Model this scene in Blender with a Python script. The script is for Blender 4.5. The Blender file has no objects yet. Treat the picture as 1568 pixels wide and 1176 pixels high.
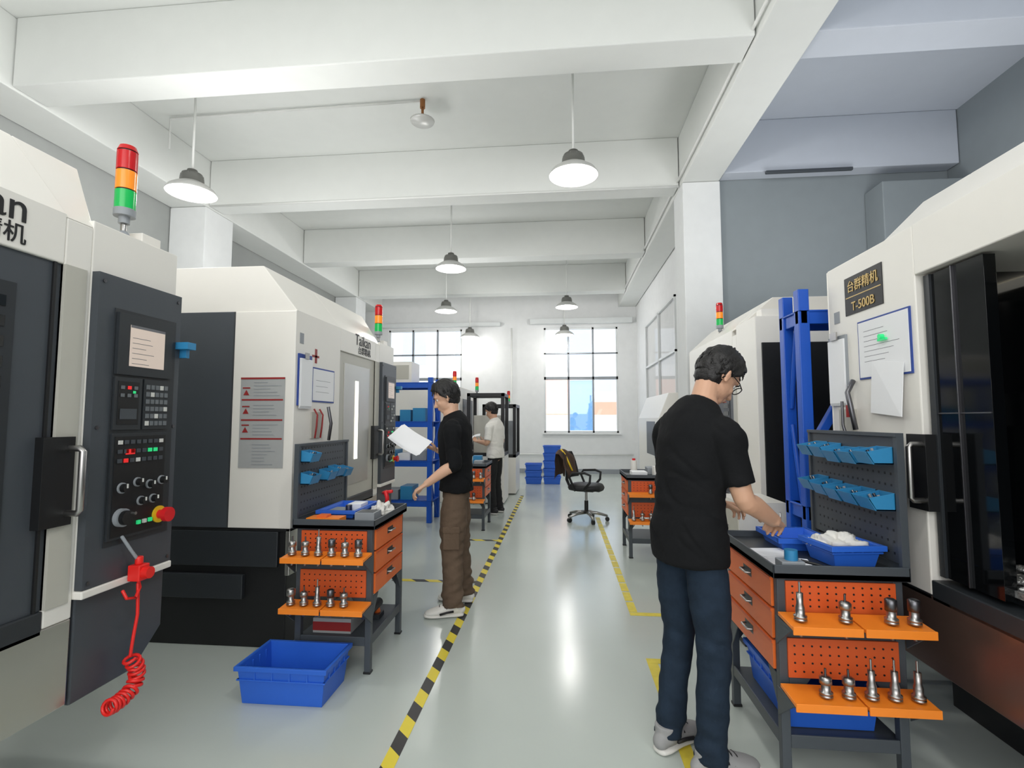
import bpy, math, random
from mathutils import Vector, Matrix, noise
random.seed(7)
V=Vector
scene=bpy.context.scene
COL=scene.collection
# ------------------------------------------------------------------ materials
MATS={}
def mk(name,col,rough=.5,metal=0,noise_amt=.04,nscale=6,bump=0,bscale=60,emit=0,spec=.5):
    m=bpy.data.materials.new(name); m.use_nodes=True
    nt=m.node_tree; b=nt.nodes['Principled BSDF']
    b.inputs['Roughness'].default_value=rough; b.inputs['Metallic'].default_value=metal
    b.inputs['Specular IOR Level'].default_value=spec
    tc=nt.nodes.new('ShaderNodeTexCoord')
    nz=nt.nodes.new('ShaderNodeTexNoise'); nz.inputs['Scale'].default_value=nscale; nz.inputs['Detail'].default_value=3
    nt.links.new(tc.outputs['Object'],nz.inputs['Vector'])
    mx=nt.nodes.new('ShaderNodeMixRGB')
    c=V(col); lo=[max(0,x*(1-noise_amt*1.5)) for x in c]; hi=[min(1,x*(1+noise_amt)) for x in c]
    mx.inputs[1].default_value=(*lo,1); mx.inputs[2].default_value=(*hi,1)
    nt.links.new(nz.outputs['Fac'],mx.inputs[0]); nt.links.new(mx.outputs[0],b.inputs['Base Color'])
    if bump:
        n2=nt.nodes.new('ShaderNodeTexNoise'); n2.inputs['Scale'].default_value=bscale; n2.inputs['Detail'].default_value=4
        nt.links.new(tc.outputs['Object'],n2.inputs['Vector'])
        bp=nt.nodes.new('ShaderNodeBump'); bp.inputs['Strength'].default_value=bump; bp.inputs['Distance'].default_value=.01
        nt.links.new(n2.outputs['Fac'],bp.inputs['Height']); nt.links.new(bp.outputs[0],b.inputs['Normal'])
    if emit:
        b.inputs['Emission Color'].default_value=(*col,1); b.inputs['Emission Strength'].default_value=emit
    MATS[name]=m; return m
def s(r,g,b):
    f=lambda c:((c/255+.055)/1.055)**2.4 if c>10 else c/255/12.92
    return (f(r),f(g),f(b))
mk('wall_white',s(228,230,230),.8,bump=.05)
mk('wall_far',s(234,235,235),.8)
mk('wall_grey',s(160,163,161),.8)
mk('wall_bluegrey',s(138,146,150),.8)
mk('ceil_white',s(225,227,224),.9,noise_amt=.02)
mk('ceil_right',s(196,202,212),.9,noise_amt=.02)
mk('floor_epoxy',s(191,199,193),.19,noise_amt=.05,nscale=1.3,bump=.02,bscale=8)
mk('enamel_white',s(239,236,229),.35,noise_amt=.015)
mk('enamel_shade',s(190,188,178),.4,noise_amt=.02)
mk('panel_dark',s(68,73,79),.4,noise_amt=.05)
mk('panel_dark2',s(42,46,50),.4,noise_amt=.05)
mk('black',s(18,19,21),.45)
mk('black_gloss',s(10,12,14),.08)
mk('glass_reflection',s(24,28,32),.06)
mk('stainless',s(196,194,188),.28,1,noise_amt=.08,nscale=3)
mk('stainless_orange_reflection',s(128,104,94),.3,.7,noise_amt=.1,nscale=3)  # stainless skirt with an orange reflection painted into its colour
mk('steel',s(176,174,172),.34,1)
mk('steel_dark',s(110,110,114),.36,1)
mk('orange',s(232,112,48),.4)
mk('orange_tray',s(250,140,40),.4)
mk('orange_deep',s(214,92,38),.45)
mk('cart_grey',s(70,76,82),.45)
mk('blue_crate',s(44,104,212),.4)
mk('blue_in',s(40,70,150),.5)
mk('blue_bin',s(50,135,185),.4)
mk('blue_rack',s(18,84,190),.4)
mk('blue_film',s(135,190,245),.5,emit=.6)  # own glow stands in for daylight coming through the film
mk('paper',s(243,244,246),.8,noise_amt=.01)
mk('cloth_white',s(228,226,220),.95,bump=.5,bscale=30)
mk('plastic_grey',s(150,155,160),.5)
mk('label_grey',s(170,172,172),.5)
mk('red',s(214,30,36),.4)
mk('red_dull',s(150,40,40),.5)
mk('red_cord',s(235,40,35),.35)
mk('yellow',s(240,200,40),.4)
mk('tape_yellow',s(225,205,70),.5,noise_amt=.15,nscale=20)
mk('lamp_red',s(190,20,25),.2,emit=.15)
mk('lamp_amber',s(240,140,40),.2,emit=.3)
mk('lamp_green',s(20,170,80),.2,emit=.25)
mk('screen',s(200,184,172),.3,emit=.42)
mk('screen_line',s(110,110,115),.4)
mk('key',s(105,110,114),.5)
mk('key_white',s(215,215,210),.5)
mk('led_green',s(40,200,120),.4,emit=.5)
mk('led_red',s(220,40,40),.4,emit=.5)
mk('gold',s(205,175,110),.4,.3)
mk('lamp_emit',(1,.98,.94),.5,emit=9)
mk('lamp_shade',s(205,205,202),.35,.2)
mk('lamp_body',s(120,120,116),.4,.4)
mk('pipe_white',s(228,229,226),.5)
mk('brass',s(150,100,60),.4,.6)
mk('skin',s(205,160,132),.5,noise_amt=.04,nscale=12)
mk('skin_pale',s(214,170,142),.5,noise_amt=.04,nscale=12)
mk('lips',s(170,105,95),.5)
mk('eye_white',s(235,232,228),.2)
mk('hair',s(20,18,18),.5,noise_amt=.3,nscale=60,bump=.35,bscale=150)
mk('tee_black',s(20,21,23),.9,noise_amt=.1,bump=.3,bscale=25,spec=.2)
mk('tee_white',s(236,233,226),.9,bump=.3,bscale=25)
mk('jeans',s(34,47,62),.85,noise_amt=.3,nscale=14,bump=.35,bscale=35,spec=.2)
mk('trouser_brown',s(98,82,68),.85,noise_amt=.12,nscale=10,bump=.4,bscale=30,spec=.2)
mk('trouser_black',s(24,24,26),.85,bump=.3,bscale=30)
mk('shoe_white',s(222,220,214),.6)
mk('shoe_black',s(28,28,30),.6)
mk('shoe_grey',s(150,150,150),.7)
mk('jacket_brown',s(78,56,44),.85,bump=.4,bscale=25)
mk('chair_black',s(22,23,25),.6)
mk('window_frame',s(225,228,228),.4)
mk('bldg_orange',s(242,180,158),.9,emit=.75)  # facade colours glow by themselves, standing in for daylight outside
mk('bldg_white',s(234,240,248),.9,emit=1.0)
mk('bldg_blue',s(205,223,244),.9,emit=.8)
mk('glow_strip',s(255,250,235),.3,emit=1.6)
mk('chips',s(205,205,205),.35,.8,noise_amt=.3,nscale=40,bump=.8,bscale=60)
g=bpy.data.materials.new('window_glass'); g.use_nodes=True; nt=g.node_tree
for n in list(nt.nodes): nt.nodes.remove(n)
o=nt.nodes.new('ShaderNodeOutputMaterial'); mx=nt.nodes.new('ShaderNodeMixShader'); t=nt.nodes.new('ShaderNodeBsdfTransparent'); gl=nt.nodes.new('ShaderNodeBsdfGlossy')
gl.inputs['Roughness'].default_value=.02; mx.inputs[0].default_value=.08
nt.links.new(t.outputs[0],mx.inputs[1]); nt.links.new(gl.outputs[0],mx.inputs[2]); nt.links.new(mx.outputs[0],o.inputs[0]); MATS['window_glass']=g
h=mk('tape_hazard',s(225,205,60),.5); nt=h.node_tree; b=nt.nodes['Principled BSDF']
tc=nt.nodes.new('ShaderNodeTexCoord'); w=nt.nodes.new('ShaderNodeTexWave'); w.wave_type='BANDS'; w.bands_direction='DIAGONAL'
w.inputs['Scale'].default_value=2.6; w.inputs['Distortion'].default_value=0
cr=nt.nodes.new('ShaderNodeValToRGB'); cr.color_ramp.interpolation='CONSTANT'
cr.color_ramp.elements[0].color=(*s(225,205,60),1); cr.color_ramp.elements[1].position=.5; cr.color_ramp.elements[1].color=(*s(45,45,45),1)
nt.links.new(tc.outputs['Object'],w.inputs['Vector']); nt.links.new(w.outputs['Fac'],cr.inputs[0]); nt.links.new(cr.outputs[0],b.inputs['Base Color'])

# ------------------------------------------------------------------ builder
class B:
    def __init__(S,name,T=None):
        S.n=name; S.v=[]; S.f=[]; S.m=[]; S.sm=[]; S.T=T or Matrix.Identity(4); S.mn=[]
    def mi(S,m):
        if m not in S.mn: S.mn.append(m)
        return S.mn.index(m)
    def add(S,vs,fs,m,smooth=False):
        o=len(S.v); S.v+= [S.T@V(p) for p in vs]
        k=S.mi(m)
        for f in fs: S.f.append([i+o for i in f]); S.m.append(k); S.sm.append(smooth)
    def box(S,x0,x1,y0,y1,z0,z1,m):
        x0,x1=min(x0,x1),max(x0,x1); y0,y1=min(y0,y1),max(y0,y1); z0,z1=min(z0,z1),max(z0,z1)
        S.add([(x0,y0,z0),(x1,y0,z0),(x1,y1,z0),(x0,y1,z0),(x0,y0,z1),(x1,y0,z1),(x1,y1,z1),(x0,y1,z1)],
              [(0,3,2,1),(4,5,6,7),(0,1,5,4),(1,2,6,5),(2,3,7,6),(3,0,4,7)],m)
    def prism(S,pts,axis,a0,a1,m):
        n=len(pts)
        def P(p,a):
            return {'x':(a,p[0],p[1]),'y':(p[0],a,p[1]),'z':(p[0],p[1],a)}[axis]
        vs=[P(p,a0) for p in pts]+[P(p,a1) for p in pts]
        fs=[tuple(range(n)),tuple(range(2*n-1,n-1,-1))]+[(i,i+n,(i+1)%n+n,(i+1)%n) for i in range(n)]
        S.add(vs,fs,m)
    def hexa(S,p,m):
        S.add(p,[(0,3,2,1),(4,5,6,7),(0,1,5,4),(1,2,6,5),(2,3,7,6),(3,0,4,7)],m)
    def cyl(S,p0,p1,r0,m,r1=None,n=16,caps=True):
        p0=V(p0);p1=V(p1); r1=r0 if r1 is None else r1
        d=(p1-p0).normalized(); a=d.orthogonal().normalized(); c=d.cross(a)
        R=[(a*math.cos(2*math.pi*i/n)+c*math.sin(2*math.pi*i/n)) for i in range(n)]
        A=[p0+q*r0 for q in R];Bq=[p1+q*r1 for q in R]
        S.add(A+Bq,[(i,(i+1)%n,(i+1)%n+n,i+n) for i in range(n)],m,True)
        if caps:
            S.add(A,[tuple(range(n-1,-1,-1))],m); S.add(Bq,[tuple(range(n))],m)
    def lathe(S,c,prof,m,n=24,axis=V((0,0,1)),smooth=True):
        c=V(c); axis=V(axis).normalized(); a=axis.orthogonal().normalized(); b2=axis.cross(a)
        vs=[];fs=[]
        for r,z in prof:
            for i in range(n):
                t=2*math.pi*i/n; vs.append(c+axis*z+(a*math.cos(t)+b2*math.sin(t))*r)
        for k in range(len(prof)-1):
            for i in range(n): fs.append((k*n+i,k*n+(i+1)%n,(k+1)*n+(i+1)%n,(k+1)*n+i))
        S.add(vs,fs,m,smooth)
    def sph(S,c,r,m,n=16,k=10):
        if not hasattr(r,'__len__'): r=(r,r,r)
        vs=[];fs=[]
        for j in range(k+1):
            ph=math.pi*j/k
            for i in range(n):
                t=2*math.pi*i/n; vs.append((c[0]+r[0]*math.sin(ph)*math.cos(t),c[1]+r[1]*math.sin(ph)*math.sin(t),c[2]+r[2]*math.cos(ph)))
        for j in range(k):
            for i in range(n): fs.append((j*n+i,(j+1)*n+i,(j+1)*n+(i+1)%n,j*n+(i+1)%n))
        S.add(vs,fs,m,True)
    def tube(S,pts,r,m,n=10,closed=False):
        pts=[V(p) for p in pts]; N=len(pts); vs=[];fs=[]
        u=None
        for i,p in enumerate(pts):
            if closed: d=pts[(i+1)%N]-pts[i-1]
            else: d=pts[min(i+1,N-1)]-pts[max(i-1,0)]
            d.normalize()
            if u is None: u=d.orthogonal().normalized()
            u=(u-d*u.dot(d)).normalized(); w=d.cross(u)
            rr=r[i] if hasattr(r,'__len__') else r
            for j in range(n):
                t=2*math.pi*j/n; vs.append(p+(u*math.cos(t)+w*math.sin(t))*rr)
        K=N if closed else N-1
        for i in range(K):
            for j in range(n): fs.append((i*n+j,i*n+(j+1)%n,((i+1)%N)*n+(j+1)%n,((i+1)%N)*n+j))
        if not closed:
            fs.append(tuple(range(n-1,-1,-1))); fs.append(tuple(range((N-1)*n,N*n)))
        S.add(vs,fs,m,True)
    def build(S,parent=None,bevel=.003):
        me=bpy.data.meshes.new(S.n); me.from_pydata(S.v,[],S.f)
        for k in S.mn: me.materials.append(MATS[k])
        me.polygons.foreach_set('material_index',S.m); me.polygons.foreach_set('use_smooth',S.sm)
        me.update()
        ob=bpy.data.objects.new(S.n,me); COL.objects.link(ob)
        if parent: ob.parent=parent
        if bevel:
            b=ob.modifiers.new('bevel','BEVEL'); b.width=bevel; b.segments=2; b.limit_method='ANGLE'; b.angle_limit=math.radians(50); b.use_clamp_overlap=True
        return ob
def empty(name):
    e=bpy.data.objects.new(name,None); COL.objects.link(e); return e
def text(parent,name,body,size,loc,face,mat,ext=.001):
    c=bpy.data.curves.new(name,'FONT'); c.body=body; c.size=size; c.extrude=ext; c.align_x='CENTER'; c.align_y='CENTER'; c.offset=size*.004
    o=bpy.data.objects.new(name,c); COL.objects.link(o); o.location=loc
    o.rotation_euler=(math.pi/2,0,math.pi/2 if face=='+x' else (-math.pi/2 if face=='-x' else 0))
    o.data.materials.append(MATS[mat]); o.parent=parent; return o

# ------------------------------------------------------------------ room
CE=5.11; BB=4.45; FW=13.6
def simple(name,*boxes,bevel=0):
    b=B(name)
    for bx in boxes: b.box(*bx)
    return b.build(bevel=bevel)
simple('floor',(-5.6,4.8,-4,FW+.2,-.1,0,'floor_epoxy'))
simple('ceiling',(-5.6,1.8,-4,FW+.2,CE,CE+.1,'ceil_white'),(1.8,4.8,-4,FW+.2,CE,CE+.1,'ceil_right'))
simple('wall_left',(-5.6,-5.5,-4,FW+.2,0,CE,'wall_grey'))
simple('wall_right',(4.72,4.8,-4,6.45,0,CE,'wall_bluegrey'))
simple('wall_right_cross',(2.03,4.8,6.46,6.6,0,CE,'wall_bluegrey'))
wx=[(-4.75,-2.68),(-.43,1.54)]; wz0,wz1=1.07,3.9
fb=[(-5.6,wx[0][0],FW,FW+.2,0,CE,'wall_far'),(wx[0][1],wx[1][0],FW,FW+.2,0,CE,'wall_far'),(wx[1][1],2.3,FW,FW+.2,0,CE,'wall_far')]
for a,b_ in wx: fb+=[(a,b_,FW,FW+.2,0,wz0,'wall_far'),(a,b_,FW,FW+.2,wz1,CE,'wall_far')]
simple('wall_far',*fb)
simple('baseboard_far',(-5.5,2.0,FW-.02,FW-.001,0,.12,'plastic_grey'))
simple('wall_right_inner',(2.03,2.15,6.61,FW,0,CE,'wall_far'))
for i,(a,b_) in enumerate(wx):
    w=B('window_%d'%(i+1)); y0,y1=FW+.04,FW+.10
    def fr(x0,x1,z0,z1,m='window_frame'): w.box(x0,x1,y0,y1,z0,z1,m)
    fr(a,b_,wz0,wz0+.05);fr(a,b_,wz1-.05,wz1);fr(a,a+.05,wz0,wz1);fr(b_-.05,b_,wz0,wz1)
    fr(a,b_,2.49,2.57,'plastic_grey')
    W=b_-a
    for k in (1,2): fr(a+W*k/3-.025,a+W*k/3+.025,wz0,wz1,'plastic_grey')
    fr(a,b_,3.18,3.22,'plastic_grey')
    w.box(a+.02,b_-.02,FW+.068,FW+.072,wz0+.02,wz1-.02,'window_glass')
    if i==1: w.box(a+W/3+.03,a+2*W/3-.02,FW+.115,FW+.12,wz0+.06,2.48,'blue_film')
    w.box(a-.05,b_+.05,FW-.08,FW+.02,wz0-.04,wz0,'wall_far')
    w.build(bevel=.004)
b=B('neighbour_building')
b.box(-14,14,20,21,-2,9,'bldg_white')
b.box(-1.2,.5,19.9,20,1.6,3.0,'bldg_orange'); b.box(1.2,4,19.9,20,1.6,2.1,'bldg_orange')
for k in range(12): b.box(-13+k*2.2,-12.0+k*2.2,19.95,20,3.6,5.0,'bldg_blue')
b.box(1.2,3.4,19.9,20,2.5,3.1,'bldg_blue')
b.build(bevel=0)
bm=B('trim_ceiling_beams')
for y in (1.3,3.95,6.55,9.2,11.9):
    bm.box(-4.94,1.55,y,y+.32,BB,CE-.001,'ceil_white')
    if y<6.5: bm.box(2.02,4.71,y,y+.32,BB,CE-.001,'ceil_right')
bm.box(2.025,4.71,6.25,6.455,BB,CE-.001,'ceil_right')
bm.build(bevel=.01)
bm=B('trim_girder_right'); bm.box(1.56,2.015,-4,FW,BB-.02,CE-.001,'ceil_white'); bm.build(bevel=.01)
bm=B('trim_girder_left'); bm.box(-5.49,-4.95,-4,FW,BB-.02,CE-.001,'ceil_white'); bm.build(bevel=.01)
bm=B('trim_column_right'); bm.box(1.56,2.02,6.4,6.9,0,BB-.025,'wall_white'); bm.build(bevel=.01)
bm=B('trim_column_left'); bm.box(-5.49,-4.95,6.5,7.1,0,BB-.025,'wall_white'); bm.box(-5.49,-4.95,1.2,1.8,0,BB-.025,'wall_white'); bm.box(-5.49,-4.95,11.8,12.4,0,BB-.025,'wall_white');bm.build(bevel=.01)
p=B('window_partition_right')
for y in (8.9,10.4,11.9): p.box(1.98,2.02,y,y+.04,1.0,3.6,'window_frame')
for z in (1.0,2.6,3.56): p.box(1.98,2.02,8.9,11.94,z,z+.04,'window_frame')
p.box(2.0,2.01,8.93,11.9,1.02,3.58,'window_glass')
p.build(bevel=0)
simple('ventilation_box',(3.75,4.70,6.1,6.45,2.6,4.2,'wall_bluegrey'),(2.5,3.5,6.20,6.24,4.40,4.44,'panel_dark'),bevel=.01)
simple('blind_box',(-4.9,-1.6,FW-.2,FW-.02,3.95,4.05,'window_frame'),(-.8,1.9,FW-.2,FW-.02,3.98,4.12,'window_frame'),bevel=.01)
c=B('ceiling_conduit')
c.tube([(-4.93,5.02,5.09),(1.54,5.02,5.09)],.014,'pipe_white')
c.tube([(-4.7,5.5,4.7),(-4.7,5.5,5.08),(-1.55,5.45,5.08)],.013,'pipe_white')
c.tube([(-4.9,6.52,4.43),(1.54,6.52,4.43)],.014,'pipe_white')
c.tube([(1.53,-1,4.5),(1.53,12,4.5)],.014,'pipe_white')
c.tube([(-4.9,11.3,5.08),(1.5,11.3,5.08)],.012,'pipe_white')
c.tube([(-4.9,8.06,5.08),(1.5,8.06,5.08)],.012,'pipe_white')
c.build(bevel=0)
c=B('ceiling_sensor'); c.cyl((-1.55,5.45,5.09),(-1.55,5.45,4.99),.03,'brass'); c.cyl((-1.55,5.45,4.99),(-1.55,5.45,4.88),.015,'brass'); c.lathe((-1.55,5.45,4.84),[(0,.05),(.07,.04),(.14,0),(.13,-.02),(0,-.025)],'lamp_shade'); c.build(bevel=0)
c=B('wall_pipe'); 
c.tube([(-2.4,FW-.05,.5),(1.9,FW-.05,.5)],.02,'pipe_white'); c.tube([(-1.3,FW-.05,0),(-1.3,FW-.05,3.9)],.02,'pipe_white'); c.build(bevel=0)
def lamp(x,y,z,top=CE-.01,power=36):
    b=B('pendant_lamp')
    b.tube([(x,y,z+.22),(x,y,top)],.012,'pipe_white',8)
    b.cyl((x,y,top-.06),(x,y,top),.035,'pipe_white')
    b.lathe((x,y,z),[(0,.235),(.05,.235),(.055,.20),(.10,.19),(.115,.15),(.12,.09),(.125,.085)],'lamp_body',28)
    for k in range(10):
        t=2*math.pi*k/10; b.box(x+math.cos(t)*.1-.008,x+math.cos(t)*.1+.008,y+math.sin(t)*.1-.008,y+math.sin(t)*.1+.008,z+.1,z+.18,'lamp_body')
    b.lathe((x,y,z),[(.12,.088),(.17,.06),(.225,.02),(.25,-.02),(.252,-.03),(.245,-.03),(.22,.0),(.17,.045),(.12,.07)],'lamp_shade',36)
    b.lathe((x,y,z),[(.215,-.002),(.16,-.022),(.08,-.032),(.0,-.034)],'lamp_emit',32)
    o=b.build(bevel=0)
    l=bpy.data.lights.new('bulb','POINT'); l.energy=power; l.shadow_soft_size=.1; l.color=(1,.98,.95)
    lo=bpy.data.objects.new('bulb',l); COL.objects.link(lo); lo.location=(x,y,z-.15); lo.parent=o
for p_ in [(-4.0,5.02,3.92),(.15,5.05,3.94),(-1.78,8.06,3.93),(-2.6,11.3,3.93),(.16,11.3,3.97),(-2.6,2.2,3.93),(.3,.8,3.93)]:
    lamp(*p_)
lamp(-2.35,13.0,3.6,power=16); lamp(.12,13.0,3.62,power=16)
def tape(name,x0,x1,y0,y1,m):
    b=B(name); b.box(x0,x1,y0,y1,.0005,.002,m); return b.build(bevel=0)
tape('floor_tape_hazard',-.75,-.69,.3,9.6,'tape_hazard'); tape('floor_tape_hazard',-1.5,-.751,4.48,4.54,'tape_hazard'); tape('floor_tape_hazard',-1.3,-.751,6.02,6.08,'tape_hazard')
b=B('floor_tape_yellow')
y=3.94
while y<7.6: b.box(.5,.56,y,y+.2,.0005,.002,'tape_yellow'); y+=.23
b.box(.5,1.0,3.87,3.93,.0005,.002,'tape_yellow')
b.box(.5,.56,1.2,3.139,.0005,.002,'tape_yellow'); b.box(.5,.75,3.14,3.2,.0005,.002,'tape_yellow')
b.build(bevel=0)

def stack(b,x,y,z,h=.27,r=.035,order=('lamp_green','lamp_amber','lamp_red')):
    b.cyl((x,y,z),(x,y,z+.03),r*.55,'plastic_grey'); b.cyl((x,y,z+.03),(x,y,z+.06),r*1.05,'plastic_grey',n=20)
    hh=(h-.08)/3
    for i,m in enumerate(order):
        b.cyl((x,y,z+.06+i*hh),(x,y,z+.06+(i+1)*hh-.006),r,m,n=20)
        b.cyl((x,y,z+.06+(i+1)*hh-.006),(x,y,z+.06+(i+1)*hh),r*.9,'black',n=20)
    b.cyl((x,y,z+h-.02),(x,y,z+h),r,order[2],r1=r*.8,n=20)
def machine(ox,oy,rot,door='dark',base=-.3,skirt='stainless',H=2.14,L=1.93,sign=True,boards=None,logo=True,Ht=2.44,control=True,notch=0,DZ=1.965,tower=(1.75,.33,.037)):
    root=empty('cnc_machining_center')
    T=Matrix.Translation((ox,oy,0))@Matrix.Rotation(math.radians(180 if rot else 0),4,'Z')
    face='-x' if rot else '+x'
    W=lambda x,y,z:(T@V((x,y,z)))
    b=B('enclosure',T); E='enamel_white'; D=-1.85
    y1=.67;y2=1.42;y3=1.5
    prof=[(0,.74),(0,H),(-.24,Ht),(D,Ht),(D,.74)]
    if notch:
        b.prism([(0,.74),(0,H),(D,H),(D,.74)],'y',.004,y1,E)
        b.hexa([(D,notch,H-.01),(0,notch,H-.01),(0,y1,H-.01),(D,y1,H-.01),(D,notch-.07,Ht),(-.24,notch-.07,Ht),(-.24,y1,Ht),(D,y1,Ht)],E)
    else: b.prism(prof,'y',.004,y1,E)
    b.prism([(0,DZ),(0,H),(-.24,Ht),(D,Ht),(D,DZ)],'y',y1,y2,E)
    b.hexa([(D,y2,.74),(0,y2,.74),(0,1.52,.74),(D,1.52,.74),(D,y2,2.13),(0,y2,2.13),(0,1.52,2.13),(D,1.52,2.13)],E)
    b.hexa([(D,y2,H-.01),(0,y2,H-.01),(0,1.52,H-.01),(D,1.52,H-.01),(D,y2,Ht),(-.24,y2,Ht),(-.24,1.67,Ht),(D,1.67,Ht)],E)
    b.box(D,0,1.52,L,.80,H+.02,E)
    b.box(D,-1.2,y1,y2,.74,DZ,'black'); b.box(-1.2,0,y1,y2,.72,.80,'panel_dark2')
    b.box(D-.01,-.42,-.006,.006,.74,H-.005,'panel_dark'); b.box(-.42,0.002,-.004,.006,.74,H-.005,'enamel_white')
    b.box(-.425,-.415,-.009,.004,.74,H-.005,'panel_dark2')
    b.box(D-.01,-.44 if control else -.04,L-.004,L+.006,.74,2.0,'black')
    b.box(D,base,.02,L-.02,0,.74,'black'); b.box(D,0,.0,y1,.72,.745,'black')
    for yy in (.1,.6,1.2,1.8): b.cyl((base-.1,yy,0),(base-.1,yy,.1),.04,'steel_dark')
    b.box(D,base-.05,-.003,.02,.50,.72,'panel_dark2')
    b.box(-.9,-.3,-.012,.02,.30,.45,'panel_dark2')
    if skirt!='none': b.box(-.03,.0,0,1.52,.45,.74,skirt)
    b.prism([(1.53,.44),(1.53,.80),(L,.80),(L,.56),(1.80,.44)],'x',-.03,.0,'panel_dark')
    b.box(-.03,.036,1.52,L,.80,.828,E)
    b.build(root,bevel=.006)
    d=B('door',T)
    if door=='dark':
        d.box(-.05,-.012,y1,y2,.80,DZ,'panel_dark'); d.box(-.012,-.008,y1+.08,y2-.14,.90,1.86,'panel_dark2')
        for k in range(14):
            z=.96+k*.063
            d.box(-.009,-.005,y1+.45,y2-.17,z,z+.035,'glass_reflection')  # stacked squares imitate a reflection in the door window
        d.box(-.013,-.004,y2-.03,y2-.02,.80,DZ,'black')
    elif door=='mirror':
        d.box(-.05,-.012,y1,y2,.80,DZ,'enamel_shade'); d.box(-.015,-.008,y1+.1,y2-.12,.90,1.88,'stainless')
        d.box(-.012,-.004,y1+.32,y1+.38,1.1,1.75,'glow_strip')  # glowing strip stands in for a lamp reflected in the door
    else:
        d.box(-1.19,-1.0,y1+.01,y2-.01,.80,DZ-.005,'black_gloss')
        d.box(-.9,-.2,y1+.0,y1+.02,.8,DZ,'black_gloss'); d.box(-.9,-.2,y2-.02,y2,.8,DZ,'black')
        d.box(-.07,-.03,y1+.02,y1+.3,.82,DZ-.01,'black_gloss')
        d.box(-.035,-.02,y1+.02,y1+.05,.82,DZ-.01,'panel_dark2');d.box(-.035,-.02,y1+.16,y1+.165,.82,DZ-.01,'steel_dark')
        d.box(-.03,-.024,y1+.05,y1+.3,1.45,1.455,'steel_dark')
        d.box(-.9,-.1,y1+.02,y2-.02,.80,.84,'panel_dark2'); d.box(-.8,-.3,y1+.15,y2-.05,.84,.93,'steel_dark')
        d.cyl((-.6,1.05,1.96),(-.6,1.05,1.55),.09,'steel_dark'); d.cyl((-.6,1.05,1.55),(-.6,1.05,1.40),.04,'steel')
        d.box(-.5,-.45,y1+.05,y2-.05,DZ-.03,DZ-.005,'glow_strip')
        for k in range(220):
            x=-random.uniform(.08,.3); y=random.uniform(y1+.03,y2-.05)
            r=random.uniform(.006,.018); d.sph((x,y,.845+r*.4+ .03*noise.noise(V((x*9,y*9,0)))+.02),(r*1.5,r,r*.8),'chips',6,4)
        d.box(-.30,-.06,y1+.03,y2-.03,.835,.858,'chips')
    hy=y2+.04 if door!='open' else y1+.02
    d.box(-.02,.02,hy-.09,hy+.02,1.07,1.37,'black')
    d.tube([(.015,hy,1.33),(.06,hy,1.33),(.07,hy,1.32),(.07,hy,1.12),(.06,hy,1.11),(.015,hy,1.11)],.011,'steel',10)
    d.box(-.02,.006,y2,y2+.08,.80,DZ,'enamel_shade')
    d.build(root,bevel=.003)
    if control:
        c=B('control_panel',T); a0,a1=1.525,L-.002
        c.box(-.02,.03,a0,a1,.83,1.97,'panel_dark')
        c.box(.03,.034,a0+.07,a1-.03,.96,1.85,'panel_dark2')
        c.box(.03,.048,1.60,1.865,1.60,1.835,'panel_dark2'); c.box(.048,.050,1.65,1.82,1.635,1.795,'screen')
        for k in range(6): c.box(.050,.0505,1.66,1.66+random.uniform(.06,.13),1.645+k*.02,1.647+k*.02,'screen_line')
        c.box(.050,.0506,1.65,1.82,1.785,1.795,'screen_line')
        c.box(.0,.06,1.93,1.95,1.70,1.76,'blue_bin'); c.box(.03,.09,1.90,1.95,1.735,1.765,'blue_bin')
        c.box(.03,.042,1.60,1.725,1.39,1.59,'panel_dark2'); c.box(.03,.042,1.735,1.865,1.39,1.59,'panel_dark2')
        for i in range(5):
            for j in range(6): c.box(.042,.046,1.745+i*.023,1.761+i*.023,1.405+j*.029,1.423+j*.029,'key' if (i*3+j)%7 else 'key_white')
        c.box(.042,.044,1.615,1.71,1.41,1.575,'black')
        for i in range(3):
            for j in range(2): c.box(.044,.047,1.625+i*.03,1.64+i*.03,1.545-j*.03,1.558-j*.03,'led_red' if (i==1 and j==0) else 'key')
        c.box(.044,.046,1.68,1.692,1.53,1.54,'led_green'); c.box(.044,.046,1.625,1.70,1.43,1.47,'panel_dark')
        c.box(.03,.042,1.60,1.865,.98,1.375,'panel_dark2'); c.box(.042,.044,1.612,1.855,.99,1.365,'black')
        for i in range(8):
            for j in range(3):
                m='led_green' if (i,j) in ((5,1),(6,1)) else ('key_white' if (i*5+j*3)%7==0 else ('led_red' if (i,j)==(1,2) else 'panel_dark'))
                c.box(.044,.048,1.625+i*.028,1.643+i*.028,1.335-j*.035,1.350-j*.035,m)
        c.box(.044,.048,1.66,1.70,1.295,1.315,'led_red')
        for (yy,zz,r) in [(1.65,1.17,.016),(1.72,1.185,.014),(1.78,1.17,.014),(1.84,1.18,.014),(1.74,1.11,.014),(1.80,1.11,.014)]:
            c.cyl((.044,yy,zz),(.05,yy,zz),r*1.3,'plastic_grey'); c.cyl((.05,yy,zz),(.068,yy,zz),r,'black')
            c.box(.066,.072,yy-.002,yy+.002,zz,zz+r,'key_white')
        c.cyl((.044,1.65,1.06),(.062,1.65,1.06),.034,'plastic_grey',n=24); c.cyl((.062,1.65,1.06),(.08,1.65,1.06),.027,'black',n=24)
        c.cyl((.08,1.665,1.075),(.095,1.665,1.075),.006,'steel')
        for k,m in enumerate(['led_green','key_white','led_green']): c.box(.044,.052,1.725+k*.028,1.74+k*.028,1.02,1.035,m)
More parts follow.
